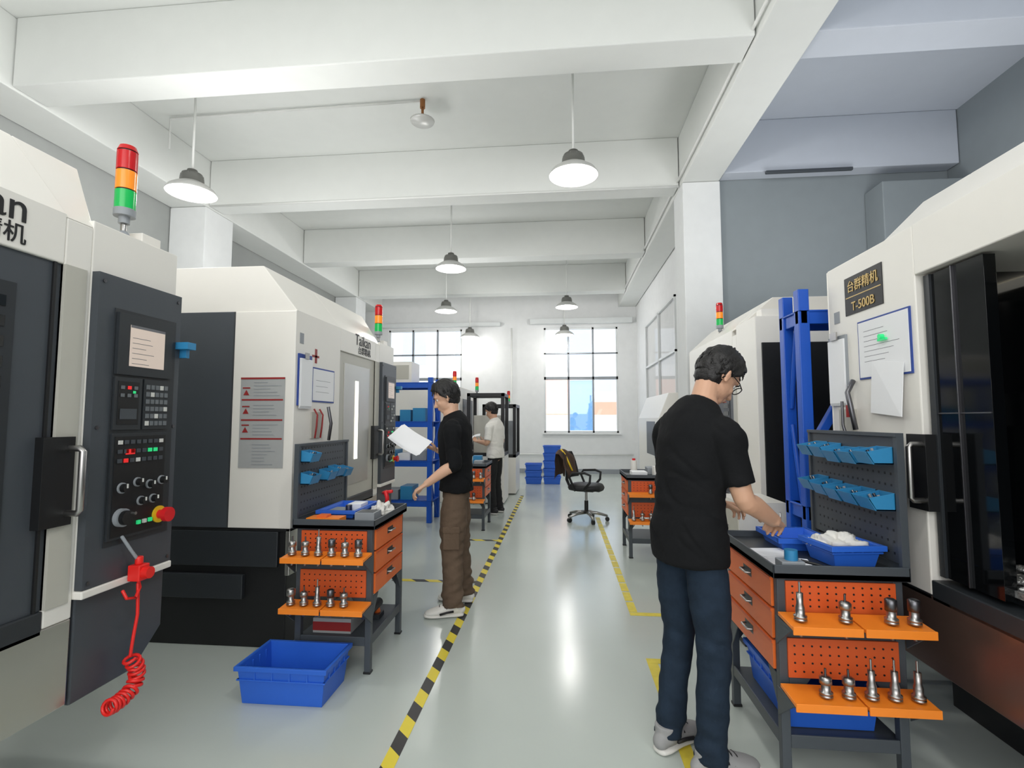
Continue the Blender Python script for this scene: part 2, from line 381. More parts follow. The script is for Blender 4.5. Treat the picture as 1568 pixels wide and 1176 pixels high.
        c.cyl((.044,1.835,1.04),(.05,1.835,1.04),.034,'yellow',n=24); c.cyl((.05,1.835,1.04),(.075,1.835,1.04),.018,'red',n=24); c.cyl((.075,1.835,1.04),(.095,1.835,1.04),.029,'red',n=24)
        for yy in (a0+.02,a1-.02):
            for zz in (.85,1.94,1.4): c.cyl((.03,yy,zz),(.034,yy,zz),.007,'steel_dark',n=10)
        c.build(root,bevel=.002)
    ty,thh,tr_=tower
    s_=B('signal_tower',T); s_.tube([(-.10,ty,H+.02),(-.10,ty,H+.10)],.012,'steel'); s_.sph((-.1,ty,H+.05),.022,'plastic_grey'); stack(s_,-.10,ty,H+.10,thh,tr_)
    s_.box(-.22,-.06,1.80,1.90,H+.02,H+.08,E)
    s_.build(root,bevel=.003)
    if sign:
        q=B('warning_label',T); q.box(-.36,-.06,-.008,-.005,1.12,1.70,'label_grey')
        q.box(-.36,-.06,-.0095,-.008,1.688,1.70,'red_dull')
        for k,z in enumerate((1.30,1.42,1.55)): q.box(-.35,-.07,-.0095,-.008,z,z+.010,'red_dull')
        for k in range(26): 
            z=1.14+k*.021
            if all(abs(z-zz)>.02 for zz in (1.30,1.42,1.55)): q.box(-.27,-.27+random.uniform(.08,.19),-.0095,-.008,z,z+.004,'plastic_grey')
        for z in (1.36,1.48,1.60): q.prism([(-.34,z-.015),(-.30,z-.015),(-.32,z+.02)],'y',-.0098,-.008,'red_dull'); q.box(-.345,-.295,-.0098,-.008,z+.028,z+.036,'red_dull')
        q.build(root,bevel=0)
    if logo:
        text(root,'maker_lettering','Taikan',.13,W(.002,1.12,2.095),face,'black'); text(root,'maker_lettering_small','台群精机',.07,W(.002,1.15,2.01),face,'black')
    if boards: boards(root,T,face)
    return root
def boards_left(root,T,face):
    b=B('notice_boards',T)
    b.box(.0,.012,.03,.20,1.52,1.86,'blue_in')
    for k in range(3): b.box(.012+k*.004,.015+k*.004,.035+k*.003,.19,1.50+k*.008,1.83,'paper')
    b.box(.024,.03,.08,.13,1.83,1.87,'steel')
    b.box(.0,.006,.22,.56,1.55,1.79,'blue_in'); b.box(.006,.008,.230,.550,1.56,1.78,'paper')
    b.box(.008,.0086,.27,.49,1.70,1.702,'screen_line');b.box(.008,.0086,.27,.45,1.66,1.662,'screen_line');b.box(.008,.0086,.27,.47,1.62,1.622,'screen_line')
    b.box(.0,.002,.22,.32,1.86,1.875,'red_dull'); b.box(.0,.002,.26,.29,1.82,1.92,'red_dull')
    b.box(.0,.002,.05,.10,1.93,2.0,'plastic_grey')
    b.box(.0,.01,.22,.36,1.30,1.48,'enamel_shade')
    for y in (.25,.33): b.tube([(.01,y,1.50),(.035,y,1.46),(.03,y,1.38),(.02,y,1.30)],.006,'red_dull',8)
    b.tube([(.03,.42,1.52),(.05,.43,1.40),(.03,.44,1.28)],.012,'steel_dark',8)
    b.build(root,bevel=.001)
def boards_right(root,T,face):
    b=B('notice_boards',T)
    b.box(.0,.012,.01,.17,1.52,1.86,'plastic_grey')
    for k in range(3): b.box(.012+k*.003,.0145+k*.003,.012+k*.003,.165,1.50+k*.006,1.84,'paper')
    b.box(.022,.03,.06,.12,1.84,1.88,'steel')
    b.box(.0,.006,.27,.64,1.62,1.90,'blue_in'); b.box(.006,.008,.278,.632,1.628,1.892,'paper')
    for q in range(7): b.box(.008,.0086,.32,.32+random.uniform(.12,.26),1.70+q*.024,1.702+q*.024,'screen_line')
    b.hexa([(.012,.36,1.46),(.03,.60,1.44),(.034,.60,1.44),(.016,.36,1.46),(.010,.38,1.70),(.012,.60,1.67),(.014,.60,1.67),(.012,.38,1.70)],'paper')
    b.cyl((.012,.47,1.80),(.03,.47,1.80),.011,'led_green');b.box(.012,.02,.44,.50,1.782,1.792,'led_green')
    b.box(.0,.004,.17,.47,1.95,2.14,'black'); b.box(.004,.005,.18,.46,2.035,2.04,'gold')
    b.box(.0,.003,.06,.11,1.93,1.99,'plastic_grey')
    b.box(.0,.02,.10,.22,1.33,1.48,'enamel_shade')
    b.tube([(.01,.22,1.62),(.05,.24,1.56),(.05,.26,1.50),(.03,.26,1.38)],.012,'steel_dark',8)
    b.tube([(.04,.17,1.52),(.04,.17,1.40),(.04,.20,1.34)],.007,'steel_dark',8); b.tube([(.04,.22,1.50),(.04,.22,1.44)],.009,'red_dull',8)
    b.build(root,bevel=.001)
    text(root,'plate_text','台群精机',.062,T@V((.006,.32,2.085)),face,'gold'); text(root,'plate_text_model','T-500B',.062,T@V((.006,.32,1.985)),face,'gold')
M1=machine(-1.7,.14,False,'dark',base=-.95)
M2=machine(-1.7,3.1,False,'mirror',base=-.03,boards=boards_left)
M3=machine(1.45,2.86,True,'open',base=-.5,skirt='stainless_orange_reflection',H=2.23,boards=boards_right,logo=False,sign=False,notch=.46,DZ=2.02)
M4=machine(1.45,5.82,True,'dark',base=-.3,H=2.18,Ht=2.40,logo=False,sign=False,tower=(.78,.28,.032),control=False)
b=B('coil_cord_handwheel')
b.tube([(-1.655,1.80,.99),(-1.64,1.83,.93),(-1.63,1.86,.88)],.006,'plastic_grey',8)
b.box(-1.655,-1.605,1.835,1.885,.81,.87,'red_cord'); b.cyl((-1.605,1.86,.84),(-1.58,1.86,.84),.022,'red_cord'); b.tube([(-1.63,1.86,.87),(-1.63,1.86,.90)],.014,'red_cord')
b.tube([(-1.64,1.80,.79),(-1.62,1.80,.76),(-1.62,1.84,.75),(-1.63,1.87,.78),(-1.63,1.86,.81)],.006,'red_cord',8)
b.tube([(-1.63,1.86,.80),(-1.63,1.865,.68),(-1.63,1.85,.60),(-1.63,1.84,.53)],.006,'red_cord',8)
path=[V((-1.63,1.84,.53)),V((-1.62,1.86,.49)),V((-1.62,1.865,.45)),V((-1.62,1.85,.415)),V((-1.62,1.81,.40)),V((-1.62,1.77,.395)),V((-1.62,1.74,.40))]
pts=[]; turns=13; N=turns*14
for i in range(N+1):
    t=i/N*(len(path)-1); k=min(int(t),len(path)-2); q=path[k].lerp(path[k+1],t-k); d=(path[k+1]-path[k]).normalized()
    a=V((1,0,0)); c=d.cross(a).normalized(); an=2*math.pi*turns*i/N
    pts.append(q+(a*math.cos(an)+c*math.sin(an))*.024)
b.tube(pts,.006,'red_cord',8)
b.build(parent=M1,bevel=.004)

def crate(name,x0,x1,y0,y1,z0,z1,m='blue_crate',parent=None,rot=0):
    b=B(name); t=.006; tp=.02
    if rot:
        cx,cy=(x0+x1)/2,(y0+y1)/2; b.T=Matrix.Translation((cx,cy,0))@Matrix.Rotation(rot,4,'Z')@Matrix.Translation((-cx,-cy,0))
    b.box(x0+tp,x1-tp,y0+tp,y1-tp,z0,z0+t,m)
    bo=[(x0+tp,y0+tp),(x1-tp,y0+tp),(x1-tp,y1-tp),(x0+tp,y1-tp)]; to=[(x0,y0),(x1,y0),(x1,y1),(x0,y1)]
    cx,cy=(x0+x1)/2,(y0+y1)/2
    ins=lambda p:(p[0]+(t if p[0]<cx else -t),p[1]+(t if p[1]<cy else -t))
    for i in range(4):
        j=(i+1)%4
        b.hexa([(*bo[i],z0),(*bo[j],z0),(*ins(bo[j]),z0),(*ins(bo[i]),z0),(*to[i],z1),(*to[j],z1),(*ins(to[j]),z1),(*ins(to[i]),z1)],m)
    r=.012; h=.022
    b.box(x0-r,x1+r,y0-r,y0+t,z1-h,z1,m);b.box(x0-r,x1+r,y1-t,y1+r,z1-h,z1,m);b.box(x0-r,x0+t,y0,y1,z1-h,z1,m);b.box(x1-t,x1+r,y0,y1,z1-h,z1,m)
    zr=z0+(z1-z0)*.62
    b.box(x0-.003,x1+.003,y0-.001,y0+.012,zr,zr+.008,m);b.box(x0-.001,x0+.012,y0,y1,zr,zr+.008,m);b.box(x1-.012,x1+.001,y0,y1,zr,zr+.008,m)
    n=5
    for k in range(1,n):
        x=x0+(x1-x0)*k/n; b.box(x-.004,x+.004,y0+.000,y0+.014,zr,z1-h,m)
        y=y0+(y1-y0)*k/n; b.box(x0+.0,x0+.014,y-.004,y+.004,zr,z1-h,m); b.box(x1-.014,x1-.0,y-.004,y+.004,zr,z1-h,m)
    return b.build(parent,bevel=.002)
crate('storage_crate',-1.63,-1.17,2.50,2.80,0,.19)
for k in range(5): crate('storage_crate',-.38,0.0,11.3,11.6,k*.17+.0,.165+k*.17)
for k in range(3): crate('storage_crate',-.78,-.42,11.3,11.6,k*.15,.145+k*.15)

def rag(b,c,r,m='cloth_white',seed=0):
    vs=[];fs=[];n=36;k=18
    for j in range(k+1):
        ph=math.pi*.5*j/k
        for i in range(n):
            t=2*math.pi*i/n; d=V((math.cos(t)*math.sin(ph),math.sin(t)*math.sin(ph),math.cos(ph)))
            f=1+.5*noise.noise(d*2.2+V((seed,0,0)))-.35*abs(noise.noise(d*5+V((seed,3,0))))
            vs.append((c[0]+d.x*r[0]*f,c[1]+d.y*r[1]*f,c[2]+max(0,d.z*r[2]*f)))
    for j in range(k):
        for i in range(n): fs.append((j*n+i,(j+1)*n+i,(j+1)*n+(i+1)%n,j*n+(i+1)%n))
    b.add(vs,fs,m,True)
def toolholder(b,x,y,z,kind):
    b.lathe((x,y,z),[(0,-.06),(.006,-.06),(.007,-.045),(.004,-.042),(.008,-.03),(.014,0),(.023,.0),(.023,.006),(.019,.009),(.023,.012),(.023,.018),(.016,.02),(.016,.045)],'steel',16)
    if kind==0: b.lathe((x,y,z),[(.016,.045),(.021,.046),(.021,.068),(.013,.074),(0,.074)],'steel',16); b.cyl((x,y,z+.07),(x,y,z+.10),.004,'steel_dark',n=8)
    elif kind==1: b.lathe((x,y,z),[(.016,.045),(.020,.046),(.020,.085),(.012,.09),(0,.09)],'steel_dark',16)
    elif kind==2: b.lathe((x,y,z),[(.016,.045),(.012,.06),(.012,.10),(0,.10)],'steel',16); b.cyl((x,y,z+.10),(x,y,z+.14),.004,'steel',n=8)
    else: b.lathe((x,y,z),[(.016,.045),(.024,.05),(.024,.08),(.018,.085),(0,.085)],'steel',16)
def cart(xa,y0,sg,w=.45,L=.57,bins=2,board=True):
    root=empty('tool_cart')
    T=Matrix.Translation((xa,y0,0))@Matrix.Scale(sg,4,V((1,0,0)))
    b=B('cart_frame',T); G='cart_grey'
    t=.035
    for x in (-t,-w):
        for y in (0,L-t):
            b.box(x,x+t,y,y+t,0.0,.80,G)
            b.box(x-.004,x+t+.004,y-.004,y+t+.004,0,.012,'black')
    for y in (0,L-.006):
        b.prism([(-t,.42),(-t,.30),(-.12,.42)],'y',y,y+.006,G); b.prism([(-w+t,.42),(-w+t,.30),(-w+.12,.42)],'y',y,y+.006,G)
    b.prism([(t,.42),(t,.30),(.12,.42)],'x',-.006,0,G); b.prism([(L-t,.42),(L-t,.30),(L-.12,.42)],'x',-.006,0,G)
    b.box(-w+.005,-.006,.004,L-.004,.42,.80,G)
    b.box(-w-.02,.02,-.02,L+.02,.80,.825,'panel_dark2')
    b.box(-w-.02,.02,-.02,-.012,.80,.855,G);b.box(-w-.02,.02,L+.012,L+.02,.80,.855,G);b.box(.012,.02,-.02,L+.02,.80,.855,G);b.box(-w-.02,-w-.012,-.02,L+.02,.80,.855,G)
    b.box(-w+.01,-.01,.01,L-.01,.17,.185,G); b.box(-.012,-.002,t,L-t,.15,.20,G); b.box(-w+t,-t,.002,.012,.15,.20,G)
    b.build(root,bevel=.003)
    d=B('drawers',T)
    zs=[(.675,.79),(.55,.665),(.43,.54)]
    for z0,z1 in zs:
        d.box(-.006,.008,.04,L-.04,z0,z1,'orange')
        d.box(.008,.012,.04,L-.04,z1-.012,z1,'orange_deep')
        c=L/2; zz=(z0+z1)/2+.01
        d.box(.008,.0085,c-.05,c+.05,zz-.018,zz+.018,'panel_dark2')
        d.tube([(.008,c-.04,zz),(.028,c-.036,zz),(.028,c+.036,zz),(.008,c+.04,zz)],.005,'steel',8)
    d.build(root,bevel=.002)
    p=B('tool_holder_racks',T)
    for (z0,z1,zt) in ((.69,.79,.665),(.44,.57,.395)):
        p.box(-w+.03,-.03,-.008,.003,z0-.02,z1,'orange_deep')
        for i in range(12):
            for j in range(4):
                x=-w+.055+i*(w-.11)/11; z=z0-.005+j*(z1-z0)/4+.01
                p.cyl((x,-.0095,z),(x,-.0075,z),.004,'black',n=8)
        for a,c in ((-w-.01,-w/2-.004),(-w/2+.004,.012)):
            p.hexa([(a,-.16,zt-.008),(c,-.16,zt-.008),(c,-.03,zt+.0),(a,-.03,zt+.0),(a,-.16,zt+.006),(c,-.16,zt+.006),(c,-.03,zt+.014),(a,-.03,zt+.014)],'orange_tray')
            p.box(a,c,-.165,-.158,zt-.022,zt+.008,'orange_tray')
        for x in (-w-.008,0.004): p.prism([(-.15,zt-.008),(0,zt-.008),(0,zt-.12)],'x',x,x+.006,G)
        p.box(-w-.01,.012,-.15,0,zt-.016,zt-.009,G)
    p.build(root,bevel=.0015)
    h=B('tool_holders',T)
    for zt,n in ((.672,6),(.402,6)):
        for i in range(n):
            if random.random()<.1: continue
            x=-w+.035+i*(w-.07)/(n-1); k=random.choice([0,0,1,2,3])
            toolholder(h,x,-.115,zt+.008,k)
    h.build(root,bevel=0)
    if board:
        k=B('pegboard_bins',T); X=-w-.005
        top=1.36 if bins==2 else 1.27
        k.box(X-.012,X,.0,L+.1,.86,top,'panel_dark'); k.box(X-.02,X+.008,-.012,.01,.80,top,G); k.box(X-.02,X+.008,L+.09,L+.11,.80,top,G); k.box(X-.02,X+.012,-.012,L+.11,top,top+.015,G)
        for i in range(16):
            for j in range(9): k.box(X,X+.001,.04+i*(L+.02)/16,.05+i*(L+.02)/16,.89+j*.045,.90+j*.045,'black')
        rows=[(1.24,.02,5),(1.07,.02,5)] if bins==2 else [(1.18,.02,1),(1.04,.02,1),(1.05,.25,3)]
        for z,ys,n in rows:
            for q in range(n):
                y=ys+q*.125
                zz=z+random.uniform(-.01,.01); K=1 if bins==2 else .8
                k.hexa([(X+.002,y,zz),(X+.075*K,y,zz),(X+.075*K,y+.105,zz),(X+.002,y+.105,zz),(X+.002,y,zz+.006),(X+.075*K,y,zz+.006),(X+.075*K,y+.105,zz+.006),(X+.002,y+.105,zz+.006)],'blue_bin')
                for yy in (y,y+.101): k.prism([(X+.002,zz),(X+.075*K,zz),(X+.105*K,zz+.05),(X+.002,zz+.07)],'y',yy,yy+.004,'blue_bin')
                k.hexa([(X+.072*K,y,zz),(X+.078*K,y,zz),(X+.078*K,y+.105,zz),(X+.072*K,y+.105,zz),(X+.10*K,y,zz+.05),(X+.106*K,y,zz+.05),(X+.106*K,y+.105,zz+.05),(X+.10*K,y+.105,zz+.05)],'blue_bin')
                k.box(X+.002,X+.005,y,y+.105,zz,zz+.07,'blue_bin')
                for u in range(3): k.cyl((X+.03,y+.02+u*.03,zz+.006),(X+.05,y+.03+u*.03,zz+.05+random.uniform(0,.015)),.006,random.choice(['steel','steel_dark','plastic_grey']),n=8)
        k.build(root,bevel=.001)
    return root,T
C1,T1=cart(-1.075,2.86,1,w=.45,bins=1)
C2,T2=cart(.855,2.16,-1,w=.47,L=.60)
C3,_=cart(-.98,6.55,1,w=.5,board=False); C4,_=cart(.70,5.42,-1,w=.5,board=False)
b=B('cart_supplies'); b.box(-1.42,-1.18,6.62,6.80,.826,.90,'paper'); b.box(-1.15,-1.03,6.7,6.85,.826,.88,'plastic_grey'); b.cyl((-1.3,6.95,.826),(-1.3,6.95,.98),.035,'enamel_white'); b.cyl((-1.3,6.95,.98),(-1.3,6.95,1.0),.018,'blue_crate'); b.box(-1.2,-1.08,6.92,7.05,.826,.93,'blue_bin'); b.build(C3,bevel=.004)
b=B('cart_supplies'); b.box(.76,.92,5.55,5.75,.826,.87,'paper'); b.box(.98,1.14,5.5,5.62,.826,.93,'enamel_white'); b.cyl((.82,5.85,.826),(.82,5.85,.97),.035,'enamel_white'); b.cyl((.82,5.85,.97),(.82,5.85,.99),.018,'red'); b.box(.95,1.1,5.72,5.9,.826,.90,'plastic_grey'); b.build(C4,bevel=.004)
ZT=.826
crate('parts_tray',-1.48,-1.25,3.02,3.38,ZT,ZT+.05)
b=B('cart_clutter'); b.box(-1.48,-1.28,2.87,2.97,ZT,ZT+.03,'orange_tray'); b.box(-1.42,-1.36,2.88,2.94,ZT+.03,ZT+.045,'orange')
b.box(-1.22,-1.10,2.95,3.07,ZT,ZT+.05,'plastic_grey'); b.box(-1.21,-1.11,2.96,3.06,ZT+.045,ZT+.052,'panel_dark')
b.box(-1.44,-1.34,3.08,3.2,ZT+.008,ZT+.04,'plastic_grey'); b.box(-1.38,-1.29,3.22,3.34,ZT+.008,ZT+.055,'paper'); b.cyl((-1.32,3.1,ZT+.01),(-1.32,3.1,ZT+.07),.02,'steel_dark')
rag(b,(-1.155,3.22,ZT),(.07,.09,.07)); b.build(C1,bevel=.003)
b=B('air_gun'); b.tube([(-1.16,3.33,ZT+.01),(-1.15,3.32,ZT+.08),(-1.16,3.31,ZT+.13)],.014,'red',10); b.tube([(-1.19,3.35,ZT+.11),(-1.11,3.29,ZT+.13)],.011,'red',10); b.build(C1,bevel=0)
b=B('lower_shelf_box'); b.box(-1.45,-1.22,2.93,3.3,.186,.27,'label_grey'); b.box(-1.45,-1.22,2.928,2.93,.20,.25,'red_dull'); b.build(bevel=.003)
b=B('hand_drill'); b.cyl((-1.16,3.02,.27),(-1.16,3.22,.27),.028,'panel_dark2'); b.cyl((-1.16,2.96,.27),(-1.16,3.02,.27),.014,'steel_dark',r1=.026); b.tube([(-1.16,3.17,.26),(-1.16,3.20,.215)],.02,'orange'); b.box(-1.19,-1.13,3.15,3.24,.186,.215,'panel_dark2'); b.build(C1,bevel=.003)
crate('parts_tray',1.00,1.22,2.47,2.72,ZT,ZT+.06)
pb=crate('parts_bin',1.08,1.29,2.22,2.42,ZT,ZT+.09,rot=.15)
b=B('wiping_cloths'); rag(b,(1.19,2.33,ZT+.055),(.10,.07,.06),seed=5); rag(b,(1.12,2.36,ZT+.06),(.05,.05,.04),seed=9); b.build(pb,bevel=0)
b=B('paper_sheets')
for k,(x,y,r) in enumerate([(.935,2.36,.2),(.96,2.29,-.25),(.94,2.44,.1)]):
    b.T=Matrix.Translation((x,y,ZT+.001+k*.0015))@Matrix.Rotation(r,4,'Z'); b.box(-.08,.08,-.07,.07,0,.001,'paper')
b.build(C2,bevel=0)
b=B('measuring_gauge'); b.box(.88,.97,2.165,2.235,ZT+.006,ZT+.035,'plastic_grey'); b.cyl((.93,2.20,ZT+.035),(.93,2.20,ZT+.075),.025,'blue_bin'); b.tube([(.97,2.21,ZT+.03),(1.03,2.19,ZT+.02),(1.06,2.18,ZT+.01)],.006,'black'); b.build(C2,bevel=.003)
crate('storage_crate',.90,1.26,2.22,2.66,.187,.36)
b=B('drink_can'); b.lathe((1.22,3.55,.902),[(0,0),(.028,0),(.033,.008),(.033,.105),(.027,.115),(0,.115)],'red'); b.build(bevel=0)
b=B('small_cabinet'); b.box(1.13,1.42,3.40,3.80,.06,.90,'enamel_white'); b.box(1.125,1.13,3.42,3.78,.5,.86,'enamel_shade'); b.box(1.125,1.13,3.42,3.78,.08,.48,'enamel_shade'); b.box(1.15,1.40,3.42,3.78,0,.06,'black'); b.tube([(1.125,3.6,.66),(1.11,3.6,.66),(1.11,3.6,.72),(1.125,3.6,.72)],.005,'steel'); b.build(bevel=.005)
def rack(x0,x1,y0,y1,h,shelves,diag=True,stuff=False,t=.06):
    b=B('storage_rack'); m='blue_rack'
    for x in (x0,x1-t):
        for y in (y0,y1-t): b.box(x,x+t,y,y+t,0,h,m)
        if diag:
            n=3
            for k in range(n):
                za,zb=h*k/n+.05,h*(k+1)/n-.05
                p0=(x+t/2,y0+t,za) if k%2 else (x+t/2,y1-t,za); p1=(x+t/2,y1-t,zb) if k%2 else (x+t/2,y0+t,zb)
                b.cyl(p0,p1,.015,m,n=6)
    for z in shelves:
        b.box(x0,x1,y0+.005,y0+.045,z-.08,z,m); b.box(x0,x1,y1-.045,y1-.005,z-.08,z,m); b.box(x0,x1,y0,y1,z-.012,z,m)
        b.box(x0+.01,x0+.05,y0,y1,z-.08,z,m)
    if stuff:
        random.seed(3)
        for z in shelves[:-1]:
            x=x0+.1
            while x<x1-.3:
                w=random.uniform(.1,.22); b.box(x,x+w,y0+.08,y1-.1,z+.001,z+random.uniform(.08,.2),random.choice(['plastic_grey','paper','panel_dark','blue_bin'])); x+=w+.03
    return b.build(bevel=.004)
r_=rack(1.35,2.9,2.98,3.24,2.17,[.35,.95,2.05])
b=B('brace'); b.hexa([(1.40,2.99,1.30),(1.45,2.99,1.30),(1.45,3.03,1.30),(1.40,3.03,1.30),(1.72,2.99,1.85),(1.78,2.99,1.85),(1.78,3.03,1.85),(1.72,3.03,1.85)],'blue_rack')
b.build(parent=r_,bevel=.003)
rack(-2.75,-1.78,6.95,7.45,2.02,[.30,.85,1.40,1.95],stuff=True,t=.07)
b=B('white_appliance_box'); b.box(-2.62,-2.1,7.0,7.4,1.952,2.25,'enamel_white'); b.box(-2.58,-2.14,6.995,7.0,2.0,2.2,'enamel_shade'); b.build(bevel=.02)
b=B('inspection_enclosure')
def frame(b,x0,x1,y0,y1,z0,z1,t,m):
    for x in (x0,x1-t):
        for y in (y0,y1-t): b.box(x,x+t,y,y+t,z0,z1,m)
    for z in (z0,z1-t):
        for y in (y0,y1-t): b.box(x0,x1,y,y+t,z,z+t,m)
        for x in (x0,x1-t): b.box(x,x+t,y0,y1,z,z+t,m)
frame(b,-1.6,-.95,8.6,9.3,.8,1.88,.06,'black'); b.box(-1.6,-.95,8.6,9.3,.02,.8,'enamel_white'); b.box(-1.53,-1.02,8.9,9.2,.81,1.5,'enamel_shade'); stack(b,-1.45,8.75,1.88,.28,.03)
b.build(bevel=.005)
b=B('inspection_enclosure'); frame(b,-1.5,-.85,9.7,10.6,.7,1.72,.06,'black'); b.box(-1.5,-.85,9.7,10.6,.02,.7,'enamel_white'); b.box(-1.4,-.95,10.1,10.5,.71,1.4,'plastic_grey'); stack(b,-1.0,9.8,1.72,.26,.03); b.build(bevel=.005)
b=B('cabinet_far_left'); b.box(-3.3,-1.75,8.7,10.8,.0,2.0,'enamel_white'); b.box(-1.76,-1.74,9.0,10.0,.8,1.8,'panel_dark'); stack(b,-1.9,9.0,2.0,.3,.035); b.build(bevel=.02)
b=B('compact_machine'); b.prism([(1.36,.1),(1.36,1.45),(1.5,1.80),(1.95,1.80),(1.95,.1)],'y',7.2,9.0,'enamel_white'); b.box(1.355,1.37,7.5,8.2,.9,1.4,'panel_dark'); b.box(1.40,1.9,7.22,8.98,0,.1,'black'); b.build(bevel=.03)
def chair(x,y,rot):
    T=Matrix.Translation((x,y,0))@Matrix.Rotation(rot,4,'Z')
    b=B('office_chair',T); K='chair_black'
    for k in range(5):
        t=2*math.pi*k/5+.3; c,s2=math.cos(t),math.sin(t)
        b.tube([(0,0,.12),(c*.15,s2*.15,.11),(c*.29,s2*.29,.075)],[.028,.022,.016],'steel',10)
        b.cyl((c*.29-s2*.02,s2*.29+c*.02,.03),(c*.29+s2*.02,s2*.29-c*.02,.03),.03,'black',n=14); b.cyl((c*.29,s2*.29,.05),(c*.29,s2*.29,.08),.01,'steel')
    b.cyl((0,0,.1),(0,0,.28),.028,'black'); b.cyl((0,0,.28),(0,0,.42),.018,'steel'); b.box(-.12,.12,-.08,.08,.41,.44,'black')
    vs=[];fs=[];n=32
    for z,k in ((.43,.80),(.44,.95),(.47,1.0),(.50,.97),(.515,.85),(.518,.4)):
        for i in range(n):
            t=2*math.pi*i/n; e=3.2; cx=abs(math.cos(t))**(2/e)*math.copysign(1,math.cos(t)); sy=abs(math.sin(t))**(2/e)*math.copysign(1,math.sin(t))
            vs.append((cx*.24*k,sy*.25*k,z-(.015 if cx*k>.85 else 0)))
    for j in range(5):
        for i in range(n): fs.append((j*n+i,j*n+(i+1)%n,(j+1)*n+(i+1)%n,(j+1)*n+i))
    fs.append(tuple(range(n-1,-1,-1))); fs.append(tuple(range(5*n,6*n))); b.add(vs,fs,K,True)
    vs=[];nz=10;ny=12
    for side in (0,.035):
        for j in range(nz+1):
            z=.60+.36*j/nz; lean=-.22-.10*(j/nz)**1.2
            wd=.22*(1-.15*(abs(j/nz-.45)*2)**3)
            for i in range(ny+1):
                yy=(i/ny*2-1); vs.append((lean-side+.05*yy*yy,yy*wd,z))
    fs=[];m=(nz+1)*(ny+1)
    for sd in (0,1):
        for j in range(nz):
            for i in range(ny):
                a=sd*m+j*(ny+1)+i; q=(a,a+1,a+ny+2,a+ny+1); fs.append(q if sd==0 else q[::-1])
    for j in range(nz):
        for i in (0,ny): a=j*(ny+1)+i; fs.append((a,a+ny+1,a+ny+1+m,a+m))
    for i in range(ny):
        for j in (0,nz): a=j*(ny+1)+i; fs.append((a,a+1,a+1+m,a+m))
    b.add(vs,fs,K,True)
    b.tube([(-.1,0,.43),(-.24,0,.45),(-.29,0,.56),(-.28,0,.75)],.022,K)
    for sy in (-.26,.26):
        b.tube([(-.10,sy*.8,.44),(-.10,sy,.48),(-.16,sy,.62),(-.12,sy,.68),(.06,sy,.69),(.14,sy,.66),(.13,sy,.56),(.06,sy,.48),(.04,sy*.8,.44)],.017,K)
    vs=[];fs=[];n=26;k=20
    for j in range(k+1):
        u=j/k
        for i in range(n+1):
            w=(i/n*2-1); 
            if u<.5: xx=-.245-.09*(u*2)+.06; z=.66+.33*u*2; 
            else: xx=-.39-.02*(u-.5); z=.99-.36*(u-.5)*2
            if abs(u-.5)<.06: z=.99; xx=-.33-.07*((u-.44)/.12)+.01
            f=noise.noise(V((w*3,u*5,1)))*.02
            vs.append((xx+f,w*(.23+.03*math.sin(u*6)),z-.06*abs(w)**3+f))
    for j in range(k):
        for i in range(n): a=j*(n+1)+i; fs.append((a,a+1,a+n+2,a+n+1))
    b.add(vs,fs,'jacket_brown',True)
    b.tube([(-.17,-.10,.70),(-.22,-.12,.82),(-.27,-.13,.93),(-.33,-.13,1.0)],.014,'yellow',8)
    o=b.build(bevel=0); return o
chair(.36,7.35,math.radians(-20))

# ------------------------------------------------------------------ people
def catmull(P,sub):
    out=[]
    n=len(P)
    for i in range(n-1):
        p0=P[max(i-1,0)];p1=P[i];p2=P[i+1];p3=P[min(i+2,n-1)]
        for k in range(sub):
            t=k/sub
            out.append([.5*((2*b_)+(-a+c)*t+(2*a-5*b_+4*c-d)*t*t+(-a+3*b_-3*c+d)*t**3) for a,b_,c,d in zip(p0,p1,p2,p3)])
    out.append(list(P[-1])); return out
def limb(pts,rad,sub=4,n=18,cap=True,hint=None):
    R=[(r,r) if not hasattr(r,'__len__') else r for r in rad]
    P=catmull([[*p,*r] for p,r in zip(pts,R)],sub)
    C=[V(p[:3]) for p in P]; R=[(p[3],p[4]) for p in P]; N=len(C)
    if cap:
        d0=(C[0]-C[1]).normalized(); d1=(C[-1]-C[-2]).normalized()
        r0=min(R[0]);r1=min(R[-1])
        pre=[(C[0]+d0*r0*.95,(R[0][0]*.3,R[0][1]*.3)),(C[0]+d0*r0*.7,(R[0][0]*.7,R[0][1]*.7)),(C[0]+d0*r0*.35,(R[0][0]*.93,R[0][1]*.93))]
        post=[(C[-1]+d1*r1*.35,(R[-1][0]*.93,R[-1][1]*.93)),(C[-1]+d1*r1*.7,(R[-1][0]*.7,R[-1][1]*.7)),(C[-1]+d1*r1*.95,(R[-1][0]*.3,R[-1][1]*.3))]
        C=[q[0] for q in pre]+C+[q[0] for q in post]; R=[q[1] for q in pre]+R+[q[1] for q in post]; N=len(C)
    vs=[];u=None
    for i in range(N):
        d=(C[min(i+1,N-1)]-C[max(i-1,0)]).normalized()
        if hint is not None: u=hint-d*hint.dot(d); u.normalize()
        else:
            if u is None: u=d.orthogonal().normalized()
            u=(u-d*u.dot(d)).normalized()
        w=d.cross(u)
        for j in range(n):
            t=2*math.pi*j/n; vs.append(C[i]+u*math.cos(t)*R[i][0]+w*math.sin(t)*R[i][1])
    fs=[tuple(range(n-1,-1,-1))]
    for i in range(N-1):
        for j in range(n): fs.append((i*n+j,i*n+(j+1)%n,(i+1)*n+(j+1)%n,(i+1)*n+j))
    fs.append(tuple(range((N-1)*n,N*n)))
    return vs,fs
